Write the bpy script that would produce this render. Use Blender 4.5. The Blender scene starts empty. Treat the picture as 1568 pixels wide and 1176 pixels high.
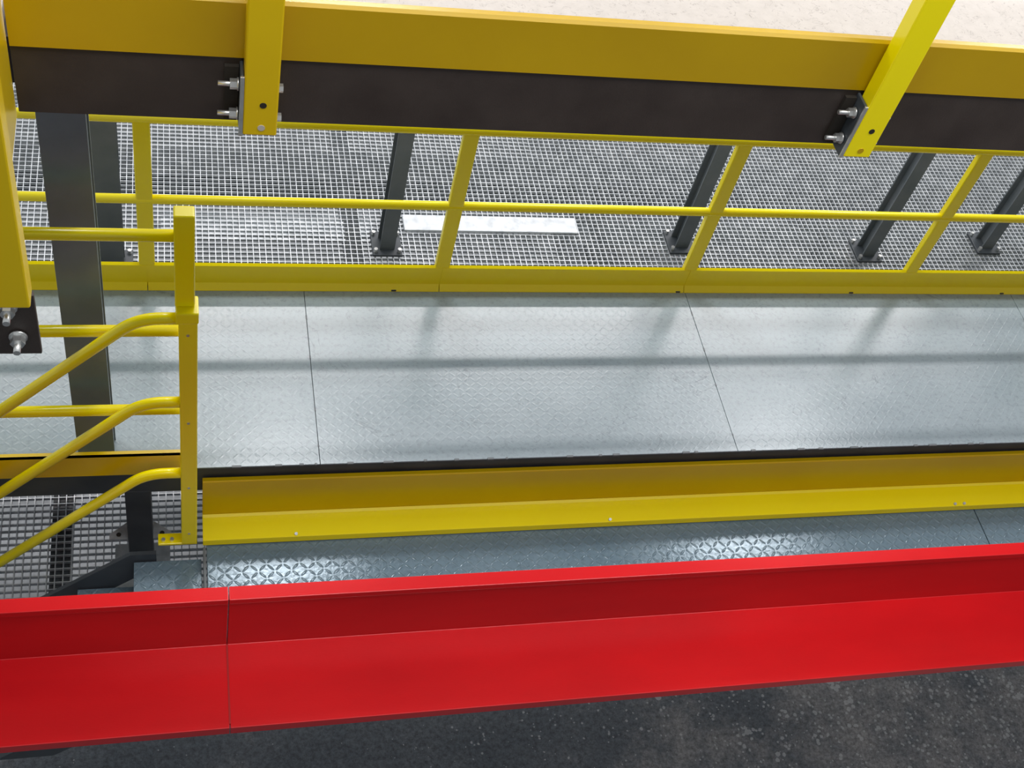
import bpy, math, random
from mathutils import Vector, Matrix
random.seed(4)
S=bpy.context.scene
try:
    S.view_settings.view_transform='Standard'
except Exception: pass

# ---------------------------------------------------------------- materials
def newmat(name):
    m=bpy.data.materials.new(name); m.use_nodes=True
    nt=m.node_tree; b=nt.nodes['Principled BSDF']
    return m,nt,b
def N(nt,t,**k):
    n=nt.nodes.new(t)
    for a,v in k.items(): setattr(n,a,v)
    return n
def mth(nt,op,a,b=None,c=None,clamp=False):
    n=nt.nodes.new('ShaderNodeMath'); n.operation=op; n.use_clamp=clamp
    for i,v in enumerate((a,b,c)):
        if v is None: continue
        if isinstance(v,(int,float)): n.inputs[i].default_value=v
        else: nt.links.new(v,n.inputs[i])
    return n.outputs[0]
def mapped(nt,scale=(1,1,1)):
    g=N(nt,'ShaderNodeNewGeometry'); mp=N(nt,'ShaderNodeMapping')
    mp.inputs['Scale'].default_value=scale
    nt.links.new(g.outputs['Position'],mp.inputs['Vector']); return mp.outputs[0]
def noise(nt,vec,scale,detail=4,rough=.55):
    n=N(nt,'ShaderNodeTexNoise'); n.inputs['Scale'].default_value=scale
    n.inputs['Detail'].default_value=detail; n.inputs['Roughness'].default_value=rough
    nt.links.new(vec,n.inputs['Vector']); return n.outputs['Fac']
def ramp(nt,fac,stops):
    r=N(nt,'ShaderNodeValToRGB'); e=r.color_ramp.elements
    while len(e)<len(stops): e.new(.5)
    for i,(p,c) in enumerate(stops):
        e[i].position=p; e[i].color=(c[0],c[1],c[2],1)
    nt.links.new(fac,r.inputs['Fac']); return r.outputs['Color']
def bump(nt,b,h,strength,dist):
    n=N(nt,'ShaderNodeBump'); n.inputs['Strength'].default_value=strength
    n.inputs['Distance'].default_value=dist
    nt.links.new(h,n.inputs['Height']); nt.links.new(n.outputs[0],b.inputs['Normal'])
def paint(name,c1,c2,rough=.35,metal=0,nscale=3,bumpy=.0,stretch=(1,1,1)):
    m,nt,b=newmat(name); v=mapped(nt,stretch)
    f=noise(nt,v,nscale,5)
    col=ramp(nt,f,[(.3,c1),(.7,c2)])
    nt.links.new(col,b.inputs['Base Color'])
    b.inputs['Roughness'].default_value=rough; b.inputs['Metallic'].default_value=metal
    if bumpy: bump(nt,b,noise(nt,v,180,2),bumpy,.002)
    return m
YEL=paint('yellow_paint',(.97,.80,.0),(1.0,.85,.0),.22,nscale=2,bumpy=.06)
GOLD=paint('yellow_paint_shaded',(.50,.305,.0),(.56,.35,.0),.26,nscale=2,bumpy=.06)  # the yellow paint again, with deep shade put into its colour
YEL_HALFSHADE=paint('yellow_paint_half_shaded',(.66,.44,.0),(.72,.50,.0),.26,nscale=2,bumpy=.06)  # the yellow paint with lighter shade put into its colour
RED=paint('red_paint',(.42,.002,.005),(.62,.004,.007),.26,nscale=1.6,bumpy=.10,stretch=(.35,1,1))
DARK=paint('dark_brown_primer',(.030,.021,.017),(.048,.036,.030),.5,nscale=6,bumpy=.2)
GREY=paint('blue_grey_paint',(.12,.155,.175),(.17,.21,.235),.35,nscale=4,bumpy=.1)
DGREY=paint('dark_grey_paint',(.035,.043,.05),(.06,.07,.078),.45,nscale=5)
MGREY=paint('mid_grey_paint',(.10,.12,.13),(.15,.165,.175),.45,nscale=5)
ZINC=paint('galvanised_steel',(.42,.45,.47),(.7,.73,.75),.4,metal=.5,nscale=14)
BOLT=paint('zinc_bolt',(.6,.6,.58),(.8,.8,.78),.3,metal=.85,nscale=30)
HOLE=paint('hole_black',(.01,.008,.004),(.02,.015,.01),.8)
SEAM=paint('seam_dark',(.08,.09,.09),(.2,.21,.21),.8,nscale=20)
REDSEAM=paint('red_seam',(.25,.0,.0),(.35,.0,.0),.7)
WALL=paint('wall_panel_grey',(.45,.46,.47),(.52,.53,.54),.7)
LIGHTBLOCK=paint('light_blocker_grey',(.26,.27,.28),(.32,.33,.34),.7)
PFLOOR=paint('pale_painted_floor',(.30,.31,.32),(.80,.82,.83),.6,nscale=.9)

def checker(name,c1,c2,metal,rough,pitch,strength,dirt):
    m,nt,b=newmat(name); v=mapped(nt)
    sx=N(nt,'ShaderNodeSeparateXYZ'); nt.links.new(v,sx.inputs[0])
    x=mth(nt,'DIVIDE',sx.outputs[0],pitch); y=mth(nt,'DIVIDE',sx.outputs[1],pitch)
    fx=mth(nt,'SUBTRACT',mth(nt,'FRACT',x),.5); fy=mth(nt,'SUBTRACT',mth(nt,'FRACT',y),.5)
    par=mth(nt,'MODULO',mth(nt,'ADD',mth(nt,'ADD',mth(nt,'FLOOR',x),mth(nt,'FLOOR',y)),4000),2)
    sg=mth(nt,'SUBTRACT',mth(nt,'MULTIPLY',par,2),1)
    fy2=mth(nt,'MULTIPLY',fy,sg)
    a=mth(nt,'MULTIPLY',mth(nt,'ADD',fx,fy2),.7071); c=mth(nt,'MULTIPLY',mth(nt,'SUBTRACT',fx,fy2),.7071)
    qa=mth(nt,'POWER',mth(nt,'ABSOLUTE',mth(nt,'DIVIDE',a,.56)),2)
    qc=mth(nt,'POWER',mth(nt,'ABSOLUTE',mth(nt,'DIVIDE',c,.17)),2)
    h=mth(nt,'SUBTRACT',1,mth(nt,'ADD',qa,qc),clamp=True)
    h=mth(nt,'POWER',h,.6)
    big=noise(nt,v,1.3,6,.6); fine=noise(nt,v,55,3)
    hh=mth(nt,'ADD',h,mth(nt,'MULTIPLY',fine,.35))
    col=ramp(nt,big,[(.3,c1),(.72,c2)])
    mix=N(nt,'ShaderNodeMixRGB'); mix.blend_type='MULTIPLY'
    mix.inputs['Fac'].default_value=dirt
    spk=ramp(nt,noise(nt,v,38,6,.75),[(.36,(.45,.45,.45)),(.5,(1,1,1))])
    nt.links.new(col,mix.inputs[1]); nt.links.new(spk,mix.inputs[2])
    sc=N(nt,'ShaderNodeTexNoise'); sc.inputs['Scale'].default_value=3.2; sc.inputs['Detail'].default_value=5; sc.inputs['Distortion'].default_value=1.5
    nt.links.new(v,sc.inputs['Vector'])
    line=mth(nt,'ABSOLUTE',mth(nt,'SUBTRACT',sc.outputs['Fac'],.36))
    mix2=N(nt,'ShaderNodeMixRGB'); mix2.blend_type='MULTIPLY'; mix2.inputs['Fac'].default_value=.55
    nt.links.new(mix.outputs[0],mix2.inputs[1]); nt.links.new(ramp(nt,line,[(0,(.5,.5,.5)),(.006,(1,1,1))]),mix2.inputs[2])
    nt.links.new(mix2.outputs[0],b.inputs['Base Color'])
    rr=mth(nt,'ADD',mth(nt,'MULTIPLY',big,.14),rough-.07)
    nt.links.new(rr,b.inputs['Roughness']); b.inputs['Metallic'].default_value=metal
    bump(nt,b,hh,strength,.004)
    return m
PLATE=checker('platform_checker_plate',(.285,.355,.385),(.365,.435,.465),0,.24,.034,.08,.35)
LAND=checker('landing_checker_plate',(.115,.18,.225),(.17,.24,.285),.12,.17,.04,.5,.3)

# cream speckled vinyl deck floor
m,nt,b=newmat('cream_speckled_floor'); v=mapped(nt)
n1=noise(nt,v,26,8,.7)
w=N(nt,'ShaderNodeTexNoise'); w.inputs['Scale'].default_value=30; w.inputs['Detail'].default_value=3; w.inputs['Distortion'].default_value=2.2
nt.links.new(v,w.inputs['Vector'])
k=mth(nt,'ABSOLUTE',mth(nt,'SUBTRACT',w.outputs['Fac'],.38))
c1=ramp(nt,k,[(.0,(.30,.265,.24)),(.02,(.50,.455,.415))])
mx=N(nt,'ShaderNodeMixRGB'); mx.blend_type='MULTIPLY'; mx.inputs['Fac'].default_value=.35
nt.links.new(c1,mx.inputs[1]); nt.links.new(ramp(nt,n1,[(.35,(.75,.74,.73)),(.6,(1,1,1))]),mx.inputs[2])
nt.links.new(mx.outputs[0],b.inputs['Base Color']); b.inputs['Roughness'].default_value=.6
CREAM=m
# concrete ground, small white specks, dirtier and lighter towards +X
m,nt,b=newmat('concrete_floor'); v=mapped(nt)
sx=N(nt,'ShaderNodeSeparateXYZ'); nt.links.new(v,sx.inputs[0])
grad=mth(nt,'MULTIPLY',mth(nt,'ADD',sx.outputs[0],-1.0),.25,clamp=True)
f=mth(nt,'ADD',mth(nt,'MULTIPLY',noise(nt,v,1.6,10,.75),1.0),mth(nt,'MULTIPLY',grad,.2))
base=ramp(nt,f,[(.35,(.085,.102,.12)),(.60,(.135,.15,.165)),(.82,(.34,.325,.315))])
vo=N(nt,'ShaderNodeTexVoronoi'); vo.inputs['Scale'].default_value=24; nt.links.new(v,vo.inputs['Vector'])
th=mth(nt,'MULTIPLY',mth(nt,'POWER',noise(nt,v,5,5,.7),3.0),mth(nt,'ADD',mth(nt,'MULTIPLY',grad,1.4),.8))
sp=mth(nt,'LESS_THAN',mth(nt,'ADD',vo.outputs['Distance'],mth(nt,'MULTIPLY',noise(nt,v,90,2),.08)),th)
mx=N(nt,'ShaderNodeMixRGB'); nt.links.new(mth(nt,'MULTIPLY',sp,.55),mx.inputs['Fac'])
grain=N(nt,'ShaderNodeMixRGB'); grain.blend_type='MULTIPLY'; grain.inputs['Fac'].default_value=.9
nt.links.new(base,grain.inputs[1]); nt.links.new(ramp(nt,noise(nt,v,30,6,.85),[(.38,(.4,.4,.4)),(.62,(1.3,1.3,1.3))]),grain.inputs[2])
nt.links.new(grain.outputs[0],mx.inputs[1]); mx.inputs[2].default_value=(.6,.6,.6,1)
nt.links.new(mx.outputs[0],b.inputs['Base Color']); b.inputs['Roughness'].default_value=.5
bump(nt,b,noise(nt,v,40,4),.6,.02)
CONC=m
m,nt,b=newmat('lamp_housing'); b.inputs['Base Color'].default_value=(.6,.6,.6,1); HOUS=m

# ---------------------------------------------------------------- geometry helpers
def empty(name,loc=(0,0,0)):
    e=bpy.data.objects.new(name,None); e.empty_display_size=.2; S.collection.objects.link(e); return e
def link(o,parent):
    S.collection.objects.link(o)
    if parent: o.parent=parent
    return o
BF=[(0,3,2,1),(4,5,6,7),(0,1,5,4),(1,2,6,5),(2,3,7,6),(3,0,4,7)]
def boxes(name,lst,mat,parent=None,bev=0):
    V=[];F=[]
    for (x0,x1,y0,y1,z0,z1) in lst:
        o=len(V)
        V+=[(x0,y0,z0),(x1,y0,z0),(x1,y1,z0),(x0,y1,z0),(x0,y0,z1),(x1,y0,z1),(x1,y1,z1),(x0,y1,z1)]
        F+=[tuple(i+o for i in f) for f in BF]
    me=bpy.data.meshes.new(name); me.from_pydata(V,[],F); me.materials.append(mat); me.update()
    ob=link(bpy.data.objects.new(name,me),parent)
    if bev:
        md=ob.modifiers.new('bevel','BEVEL'); md.width=bev; md.segments=2
    return ob
def prism(name,prof,x0,x1,mat,parent=None,axis='X',bev=0):
    n=len(prof)
    if axis=='X': V=[(x0,a,c) for a,c in prof]+[(x1,a,c) for a,c in prof]
    elif axis=='Z': V=[(a,c,x0) for a,c in prof]+[(a,c,x1) for a,c in prof]
    else: V=[(a,x0,c) for a,c in prof]+[(a,x1,c) for a,c in prof]
    F=[tuple(range(n)),tuple(reversed(range(n,2*n)))]
    for i in range(n):
        j=(i+1)%n; F.append((i,i+n,j+n,j))
    me=bpy.data.meshes.new(name); me.from_pydata(V,[],F); me.materials.append(mat); me.update()
    import bmesh
    bm=bmesh.new(); bm.from_mesh(me); bmesh.ops.recalc_face_normals(bm,faces=bm.faces); bm.to_mesh(me); bm.free()
    ob=link(bpy.data.objects.new(name,me),parent)
    if bev:
        md=ob.modifiers.new('bevel','BEVEL'); md.width=bev; md.segments=2
    return ob
def tube(name,pts,r,mat,parent=None,fillet=0,sides=20):
    P=[Vector(p) for p in pts]; out=[P[0]]
    for i in range(1,len(P)-1):
        if fillet:
            a=(P[i-1]-P[i]).normalized()*fillet; c=(P[i+1]-P[i]).normalized()*fillet
            for t in range(9):
                t/=8; out.append((P[i]+a)*(1-t)**2+P[i]*2*t*(1-t)+(P[i]+c)*t*t)
        else: out.append(P[i])
    out.append(P[-1])
    V=[];F=[]
    for i,p in enumerate(out):
        d=(out[min(i+1,len(out)-1)]-out[max(i-1,0)]).normalized()
        up=Vector((0,0,1)) if abs(d.z)<.95 else Vector((0,1,0))
        s=d.cross(up).normalized(); u=s.cross(d)
        for k in range(sides):
            a=2*math.pi*k/sides; V.append(p+s*math.cos(a)*r+u*math.sin(a)*r)
    for i in range(len(out)-1):
        for k in range(sides):
            k2=(k+1)%sides
            F.append((i*sides+k,i*sides+k2,(i+1)*sides+k2,(i+1)*sides+k))
    F.append(tuple(reversed(range(sides)))); F.append(tuple((len(out)-1)*sides+k for k in range(sides)))
    me=bpy.data.meshes.new(name); me.from_pydata([tuple(v) for v in V],[],F); me.materials.append(mat)
    if sides>8:
        for p in me.polygons: p.use_smooth = len(p.vertices)==4
    me.update()
    return link(bpy.data.objects.new(name,me),parent)
def bolt(name,c,d,parent,L=.06,r=.009,mat=None):
    mat=mat or BOLT
    c=Vector(c); d=Vector(d)
    tube(name+'_shank',[c,c+d*L],r*.75,mat,parent,sides=12)
    tube(name+'_washer',[c+d*.001,c+d*.005],r*1.9,mat,parent,sides=16)
    tube(name+'_nut',[c+d*.005,c+d*.022],r*1.55,mat,parent,sides=6)

# ---------------------------------------------------------------- ground and walls
boxes('floor',[(-8,16,-5,16,-3.1,-3)],CONC)
boxes('floor_painted_bay',[(-8,3.4,4.2,9.2,-2.999,-2.985),(-8,5.5,9.6,16,-2.999,-2.985)],PFLOOR)
boxes('wall_back',[(-8,16,16,16.2,-3.1,8)],WALL)
boxes('front_light_blocker',[(-8,16,-5.2,-5,-3.1,8)],LIGHTBLOCK)  # unseen wall added behind the camera to block ambient light from the front

# ---------------------------------------------------------------- main walkway platform
XL,XR=-3.0,11.0
YN,YF=3.358,4.52
walk=empty('walkway_platform')
seams=[-1.54,.65,2.84,5.03,7.22,9.41]
xs=[XL]+seams+[XR]
for i in range(len(xs)-1):
    boxes('floor_plate_%d'%i,[(xs[i]+.0015,xs[i+1]-.0015,YN,YF,-.008,0)],PLATE,walk,bev=.001)
boxes('plate_backing',[(XL,XR,YN+.03,YF-.01,-.03,-.0085)],SEAM,walk)
wb=[]
x=XL+.1
while x<XR:
    l=random.uniform(.008,.05); wb.append((x,x+l,YN-.005,YN+.006,-.006,random.uniform(.001,.004))); x+=random.uniform(.06,.4)
for s in seams:
    y=YN+.1
    while y<YF-.05:
        wb.append((s-.004,s+.004,y,y+random.uniform(.01,.03),0,.0015)); y+=random.uniform(.2,.35)
boxes('weld_beads',wb,MGREY,walk)
boxes('floor_clips',[(xx,xx+.028,YF-.05,YF-.033,0,.01) for xx in (2.78,4.95,1.12,3.9)],DGREY,walk,bev=.002)
boxes('edge_channel_front',[(XL,XR,YN+.012,YN+.05,-.20,-.010),(XL,XR,YN+.012,YN+.09,-.21,-.20)],DGREY,walk)
boxes('edge_channel_back',[(XL,XR,YF-.05,YF-.01,-.2,-.010)],DGREY,walk)
boxes('cross_joists',[(x-.03,x+.03,YN+.05,YF-.05,-.15,-.03) for x in [XL+.2+i*1.095 for i in range(13)]],DGREY,walk)
for i,x in enumerate((-2.8,-.2,2.0,4.2,6.4,8.6,10.7)):
    boxes('leg_%d'%i,[(x-.06,x+.06,YN+.01,YN+.13,-.99,-.2),(x-.06,x+.06,YF-.13,YF-.02,-.99,-.2)],DGREY,walk,bev=.005)
    boxes('base_plate_%d'%i,[(x-.14,x+.14,YN-.09,YN+.19,-1.0,-.985),(x-.12,x+.12,YF-.19,YF+.04,-1.0,-.985)],ZINC,walk)
    for j,s in enumerate((-1,1)):
        prism('gusset_%d_%d'%(i,j),[(x+s*.062,3.37),(x+s*.062,3.47),(x+s*.15,3.40),(x+s*.15,3.37)],-.645,-.635,ZINC,walk,axis='Z')
        tube('gusset_hole_%d_%d'%(i,j),[(x+s*.105,3.395,-.634),(x+s*.105,3.395,-.632)],.012,HOLE,walk,sides=12)

# ---------------------------------------------------------------- far guardrail
fr=empty('guardrail')
px=[-1.62,-.15,1.385,2.83,4.26,5.70,7.15,8.6,10.05]
boxes('posts',[(x-.039,x+.039,YF-.02,YF+.02,.0,1.10) for x in px],YEL,fr,bev=.006)
tube('top_rail',[(XL,YF,1.11),(XR,YF,1.11)],.024,YEL,fr)
tube('mid_rail',[(XL,YF-.0,.605),(XR,YF,.605)],.024,YEL,fr)
prof=[(YF-.050,.0),(YF-.050,.004),(YF-.022,.034),(YF-.022,.16),(YF-.008,.17),(YF-.008,.155),(YF-.016,.15),(YF-.016,.0)]
for i,(a,c) in enumerate(((XL,-.15),(-.148,1.385),(1.387,2.83),(2.832,5.7),(5.702,8.6),(8.602,XR))):
    prism('toe_board_%d'%i,prof,a,c-.002,YEL,fr)

# ---------------------------------------------------------------- near fascia (yellow step edge) + lower landing
st=empty('step_edge_trim')
X0=.10
prism('fascia',[(3.36,-.088),(3.335,-.083),(3.330,-.088),(3.330,-.372),(3.345,-.372)],X0,XR,YEL_HALFSHADE,st,bev=.002)
prism('ledge',[(3.3295,-.368),(3.315,-.376),(3.20,-.402),(3.197,-.443),(3.204,-.443),(3.207,-.41),(3.33,-.385)],X0,XR,YEL,st,bev=.002)
for i,x in enumerate((.55,2.2,4.3,4.36)):
    tube('bolt_%d'%i,[(x,3.215,-.405),(x,3.21,-.390)],.008,ZINC,st,sides=10)
ld=empty('lower_landing')
lx=[.115,4.45,8.5,XR]
for i in range(3):
    boxes('tread_plate_%d'%i,[(lx[i]+.003,lx[i+1]-.003,2.35,3.34,-.46,-.45)],LAND,ld,bev=.002)
boxes('frame',[(.12,XR,2.36,2.42,-.62,-.461),(.12,XR,3.26,3.33,-.62,-.461),(.12,.17,2.42,3.26,-.62,-.461)],DGREY,ld)
boxes('edge_lip',[(.100,.113,2.36,3.19,-.52,-.445)],MGREY,ld,bev=.002)
boxes('cross_members',[(x-.04,x+.04,2.42,3.36,-.60,-.461) for x in (2,4.2,6.4,8.6)],DGREY,ld)

# ---------------------------------------------------------------- stairs down to the left
sr=empty('steel_staircase')
boxes('tread_1',[(-.225,.092,2.45,3.155,-.51,-.50),(-.225,-.215,2.45,3.155,-.54,-.51)],LAND,sr,bev=.002)
boxes('tread_2',[(-.50,-.20,2.45,3.155,-.75,-.74),(-.50,-.49,2.45,3.155,-.78,-.75)],LAND,sr,bev=.002)
for i,(ya,yb) in enumerate(((3.16,3.18),(2.42,2.445))):
    prism('stringer_%d'%i,[(-.12,-.44),(-.24,-.44),(-.86,-.998),(-.60,-.998),(-.18,-.62),(-.12,-.62)],ya,yb,DGREY,sr,axis='Y')

# ---------------------------------------------------------------- stair handrail + gate post + side railing
hr=empty('stair_handrail')
boxes('newel_post',[(-.0,.072,3.185,3.245,-.40,1.25)],YEL,hr,bev=.006)
boxes('newel_cap',[(-.01,.076,3.178,3.275,1.25,1.31)],YEL,hr,bev=.006)
boxes('upper_post',[(-.012,.062,3.215,3.275,1.31,1.79)],YEL,hr,bev=.006)
boxes('foot_plate',[(-.11,.072,3.19,3.25,-.415,-.40)],YEL,hr,bev=.003)
for i,xx in enumerate((-.085,-.045)): tube('foot_bolt_%d'%i,[(xx,3.21,-.40),(xx,3.21,-.385)],.010,BOLT,hr,sides=6)
for i,z in enumerate((1.25,.715,.185)):
    bx=-.15; sl=1.04
    xe=-1.12
    tube('sloping_rail_%d'%i,[(.0,3.21,z),(bx,3.21,z),(xe,3.21,z-(bx-xe)*sl)],.024,YEL,hr,fillet=.09)
boxes('bottom_post',[(-1.16,-1.09,3.18,3.24,-1.0,.30)],YEL,hr,bev=.005)
for i,z in enumerate((1.18,.6,.1,-.3)): tube('screw_%d'%i,[(.035,3.187,z),(.035,3.180,z)],.006,BOLT,hr,sides=8)
for i,z in enumerate((1.635,1.10,.58)):
    tube('side_rail_%d'%i,[(XL,3.275,z),(.0,3.275,z)],.024,YEL,hr)
boxes('side_toe_board',[(XL,.0,3.285,3.293,.07,.225),(XL,.0,3.285,3.31,.215,.225)],YEL_HALFSHADE,hr)
boxes('side_posts',[(x-.035,x+.035,3.25,3.30,-.1,1.75) for x in (-2.9,-1.5)],YEL,hr,bev=.005)

# ---------------------------------------------------------------- steel column
cx,cy=-.372,3.48
col=empty('steel_column')
z0,z1=-.20,2.86
boxes('flange_front',[(cx-.08,cx+.08,cy-.06,cy-.048,z0,z1)],GREY,col,bev=.002)
boxes('flange_rear',[(cx-.08,cx+.08,cy+.048,cy+.06,z0,z1)],GREY,col,bev=.002)
boxes('side_plates',[(cx+.062,cx+.074,cy-.048,cy+.048,z0,z1),(cx-.074,cx-.062,cy-.048,cy+.048,z0,z1)],GREY,col)
boxes('column_base',[(cx-.10,cx+.10,cy-.09,cy+.09,z0-.02,z0)],DGREY,col)

# ---------------------------------------------------------------- upper deck
ud=empty('upper_deck')
YU=2.45
boxes('deck_floor',[(-.36,XR,YU+.02,3.9,3.04,3.085),(-2.6,-.386,1.75,3.9,3.04,3.085)],CREAM,ud)
boxes('edge_beam',[(-.36,XR,YU,YU+.012,2.895,3.09),(-.36,XR,YU+.012,YU+.08,2.895,2.907),(-.36,XR,YU+.012,YU+.08,3.02,3.035)],DARK,ud,bev=.002)
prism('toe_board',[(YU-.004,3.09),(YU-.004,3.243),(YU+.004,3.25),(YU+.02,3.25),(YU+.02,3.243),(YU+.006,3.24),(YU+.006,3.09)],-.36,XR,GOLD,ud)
boxes('side_fascia',[(-.385,-.365,1.735,YU,2.885,3.25),(-.70,-.385,1.735,YU+.2,3.235,3.25)],YEL_HALFSHADE,ud,bev=.002)
boxes('return_beam',[(-2.6,-.272,1.715,1.727,2.885,3.065)],DARK,ud,bev=.002)
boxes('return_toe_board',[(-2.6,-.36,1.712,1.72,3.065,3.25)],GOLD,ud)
boxes('joists',[(x-.03,x+.03,YU+.1,3.85,2.90,3.035) for x in (-.36,1.2,2.8,4.4,6,7.6,9.2,10.8)]+[(XL+.45,XR,3.8,3.88,2.86,3.035)],DARK,ud)
boxes('cap_plate',[(cx-.12,cx+.12,cy-.12,cy+.12,2.86,2.90)],DARK,ud)
dr=empty('deck_guardrail')
for i,x in enumerate((.20,1.845,3.52,5.20,6.88,8.56,10.2)):
    pm=YEL_HALFSHADE if i==0 else YEL  # first post is the same yellow, its shade painted into the colour
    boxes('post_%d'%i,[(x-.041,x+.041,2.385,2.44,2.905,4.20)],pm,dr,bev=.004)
    boxes('bracket_%d'%i,[(x-.050,x-.042,2.392,2.45,2.90,3.08)],DGREY,dr,bev=.002)
    boxes('bracket_edge_%d'%i,[(x-.051,x-.041,2.386,2.392,2.90,3.08)],BOLT,dr,bev=.001)
    boxes('packer_%d'%i,[(x-.085,x-.052,2.437,2.449,2.91,3.07)],HOLE,dr)
    for j,z in enumerate((3.035,2.945)):
        bolt('bolt_%d_%d'%(i,j),(x-.051,2.418,z),(-1,0,0),dr,L=.05,r=.0085)
        tube('bolt_head_%d_%d'%(i,j),[(x+.041,2.41,z),(x+.052,2.41,z)],.011,BOLT,dr,sides=6)
    tube('hole_upper_%d'%i,[(x+.005,2.3855,3.0),(x+.005,2.384,3.0)],.0085,HOLE,dr,sides=16)
    tube('hole_lower_%d'%i,[(x+.003,2.3855,2.93),(x+.003,2.384,2.93)],.009,CREAM if i==0 else GOLD,dr,sides=16)
for z in (4.18,3.7): tube('rail_%d'%int(z*100),[(.15,2.40,z),(XR,2.40,z)],.024,YEL,dr)
boxes('return_post',[(-.375,-.272,1.66,1.712,3.09,4.2),(-2.4,-2.3,1.66,1.71,2.9,4.2)],YEL_HALFSHADE,dr,bev=.004)
for j,(xx,z) in enumerate(((-.322,3.035),(-.312,2.945))):
    bolt('return_bolt_%d'%j,(xx,1.713,z),(0,-1,0),dr,L=.045,r=.0095)

# ---------------------------------------------------------------- red guard beam
rb=empty('red_edge_beam')
profR=[(1.903,.40),(2.250,.40),(2.252,.735),(2.245,.74),(2.245,.772),(2.303,.772),(2.303,.30),(2.29,.30),(2.29,.385),(1.915,.385),(1.915,.345),(1.903,.345)]
for i,(a,c) in enumerate(((-3,.165),(.168,XR))):
    prism('beam_section_%d'%i,profR,a,c,RED,rb,bev=.003)
boxes('joint_strip',[(.163,.170,1.92,2.25,.39,.4005)],REDSEAM,rb)
boxes('support_brackets',[(x-.04,x+.04,2.305,2.37,-.60,.34) for x in (.6,2.5,4.5,6.5,8.5)],DGREY,rb)

# ---------------------------------------------------------------- open grating level
def grating(name,x0,x1,y0,y1,z,p,thk=.005):
    L=[]
    x=x0
    while x<=x1:
        L.append((x-thk/2,x+thk/2,y0,y1,z-.03,z)); x+=p
    y=y0
    while y<=y1:
        L.append((x0,x1,y-thk/2,y+thk/2,z-.022,z-.001)); y+=p
    return boxes(name,L,ZINC)
grating('floor_grating',-3,10.5,2.56,10.5,-1.02,.040)
gf=empty('grating_support_frame')
fb=[]
for y,h in ((2.7,.05),(4.9,.05),(6.6,.13),(8.3,.05),(10.3,.05)): fb.append((-3,10.5,y-h,y+h,-1.25,-1.055))
for x in (-2.5,-.62,1.15,2.9,4.7,6.6,8.5,10.3): fb.append((x-.05,x+.05,2.6,10.4,-1.22,-1.056))
boxes('beams',fb,DGREY,gf)
boxes('legs',[(x-.06,x+.06,y-.06,y+.06,-3,-1.25) for x in (-2.5,1.15,4.7,8.5) for y in (4.9,10.3)],DGREY,gf)
tr=empty('cable_tray')
boxes('tray_channel',[(-.1,1.3,5.88,6.08,-1.075,-1.06)],ZINC,tr)
boxes('tray_cover',[(1.50,2.75,5.93,6.08,-1.019,-1.0)],ZINC,tr,bev=.006)
boxes('tray_run',[(2.75,9,5.88,6.08,-1.075,-1.06)],MGREY,tr)
for i,(x,y,t) in enumerate(((-.42,5.6,.10),(1.36,5.8,.050),(3.50,5.86,.050),(4.98,5.8,.050),(6.05,5.9,.050),(8.0,5.8,.050))):
    e=empty('support_post')
    boxes('shaft',[(x-t,x+t,y+.048,y+.058,-1.0,2.7),(x-t,x+t,y-.058,y-.048,-1.0,2.7),(x-.008,x+.008,y-.05,y+.05,-1.0,2.7)],MGREY,e)
    boxes('foot',[(x-t-.05,x+t+.05,y-.11,y+.11,-1.018,-1.0)],DGREY,e,bev=.003)
    for j,(a,c) in enumerate(((-1,-1),(1,-1),(-1,1),(1,1))):
        tube('anchor_%d'%j,[(x+a*(t+.03),y+c*.08,-1.0),(x+a*(t+.03),y+c*.08,-.97)],.014,BOLT,e,sides=6)
br=empty('diagonal_brace')
tube('brace_rod_1',[(4.98,5.9,.9),(6.05,7.6,-1.0)],.022,DGREY,br,sides=12)
tube('brace_rod_2',[(6.05,6.0,.9),(7.2,7.7,-1.0)],.022,DGREY,br,sides=12)
boxes('brace_shoes',[(6.0,6.1,7.53,7.68,-1.018,-.96),(7.15,7.25,7.63,7.78,-1.018,-.96)],DGREY,br,bev=.003)

# ---------------------------------------------------------------- lamps
def lamp(loc,sx,sy,p,col=(1,.98,.95)):
    e=empty('ceiling_lamp')
    x,y,z=loc
    boxes('housing',[(x-sx/2-.03,x+sx/2+.03,y-sy/2-.03,y+sy/2+.03,z+.02,z+.12)],HOUS,e)
    l=bpy.data.lights.new('led_panel','AREA'); l.shape='RECTANGLE'; l.size=sx; l.size_y=sy; l.energy=p; l.color=col
    o=link(bpy.data.objects.new('led_panel',l),e); o.location=loc
    return o
lamp((1.0,7.1,6),1.1,.9,105,(.98,.99,1))
lamp((6.5,7.1,6),1.1,.9,105,(.98,.99,1))
lamp((-4.5,7.1,6),1.1,.9,85,(.98,.99,1))
lamp((4.0,10.4,7),14,.4,900,(1,.94,.93))
lamp((2.5,1.1,8.5),8,1.4,540,(.99,.99,1))  # added overhead fill, brightens deck top, ledges and red flange
w=bpy.data.worlds.new('hall_ambient'); S.world=w; w.use_nodes=True
w.node_tree.nodes['Background'].inputs[0].default_value=(.88,.94,1,1)
w.node_tree.nodes['Background'].inputs[1].default_value=.60

# ---------------------------------------------------------------- camera
cd=bpy.data.cameras.new('camera'); cam=bpy.data.objects.new('camera',cd); S.collection.objects.link(cam)
X=Vector((.9658,.0147,-.2590)).normalized(); Z=Vector((.1955,.6107,.7674)); Z=(Z-X*Z.dot(X)).normalized(); Y=Z.cross(X)
R=Matrix((X,Y,Z))
cam.matrix_world=Matrix.Translation((0,0,5))@R.to_4x4()
cd.sensor_width=36; cd.sensor_fit='HORIZONTAL'; cd.lens=43.62; cd.clip_start=.05
S.camera=cam
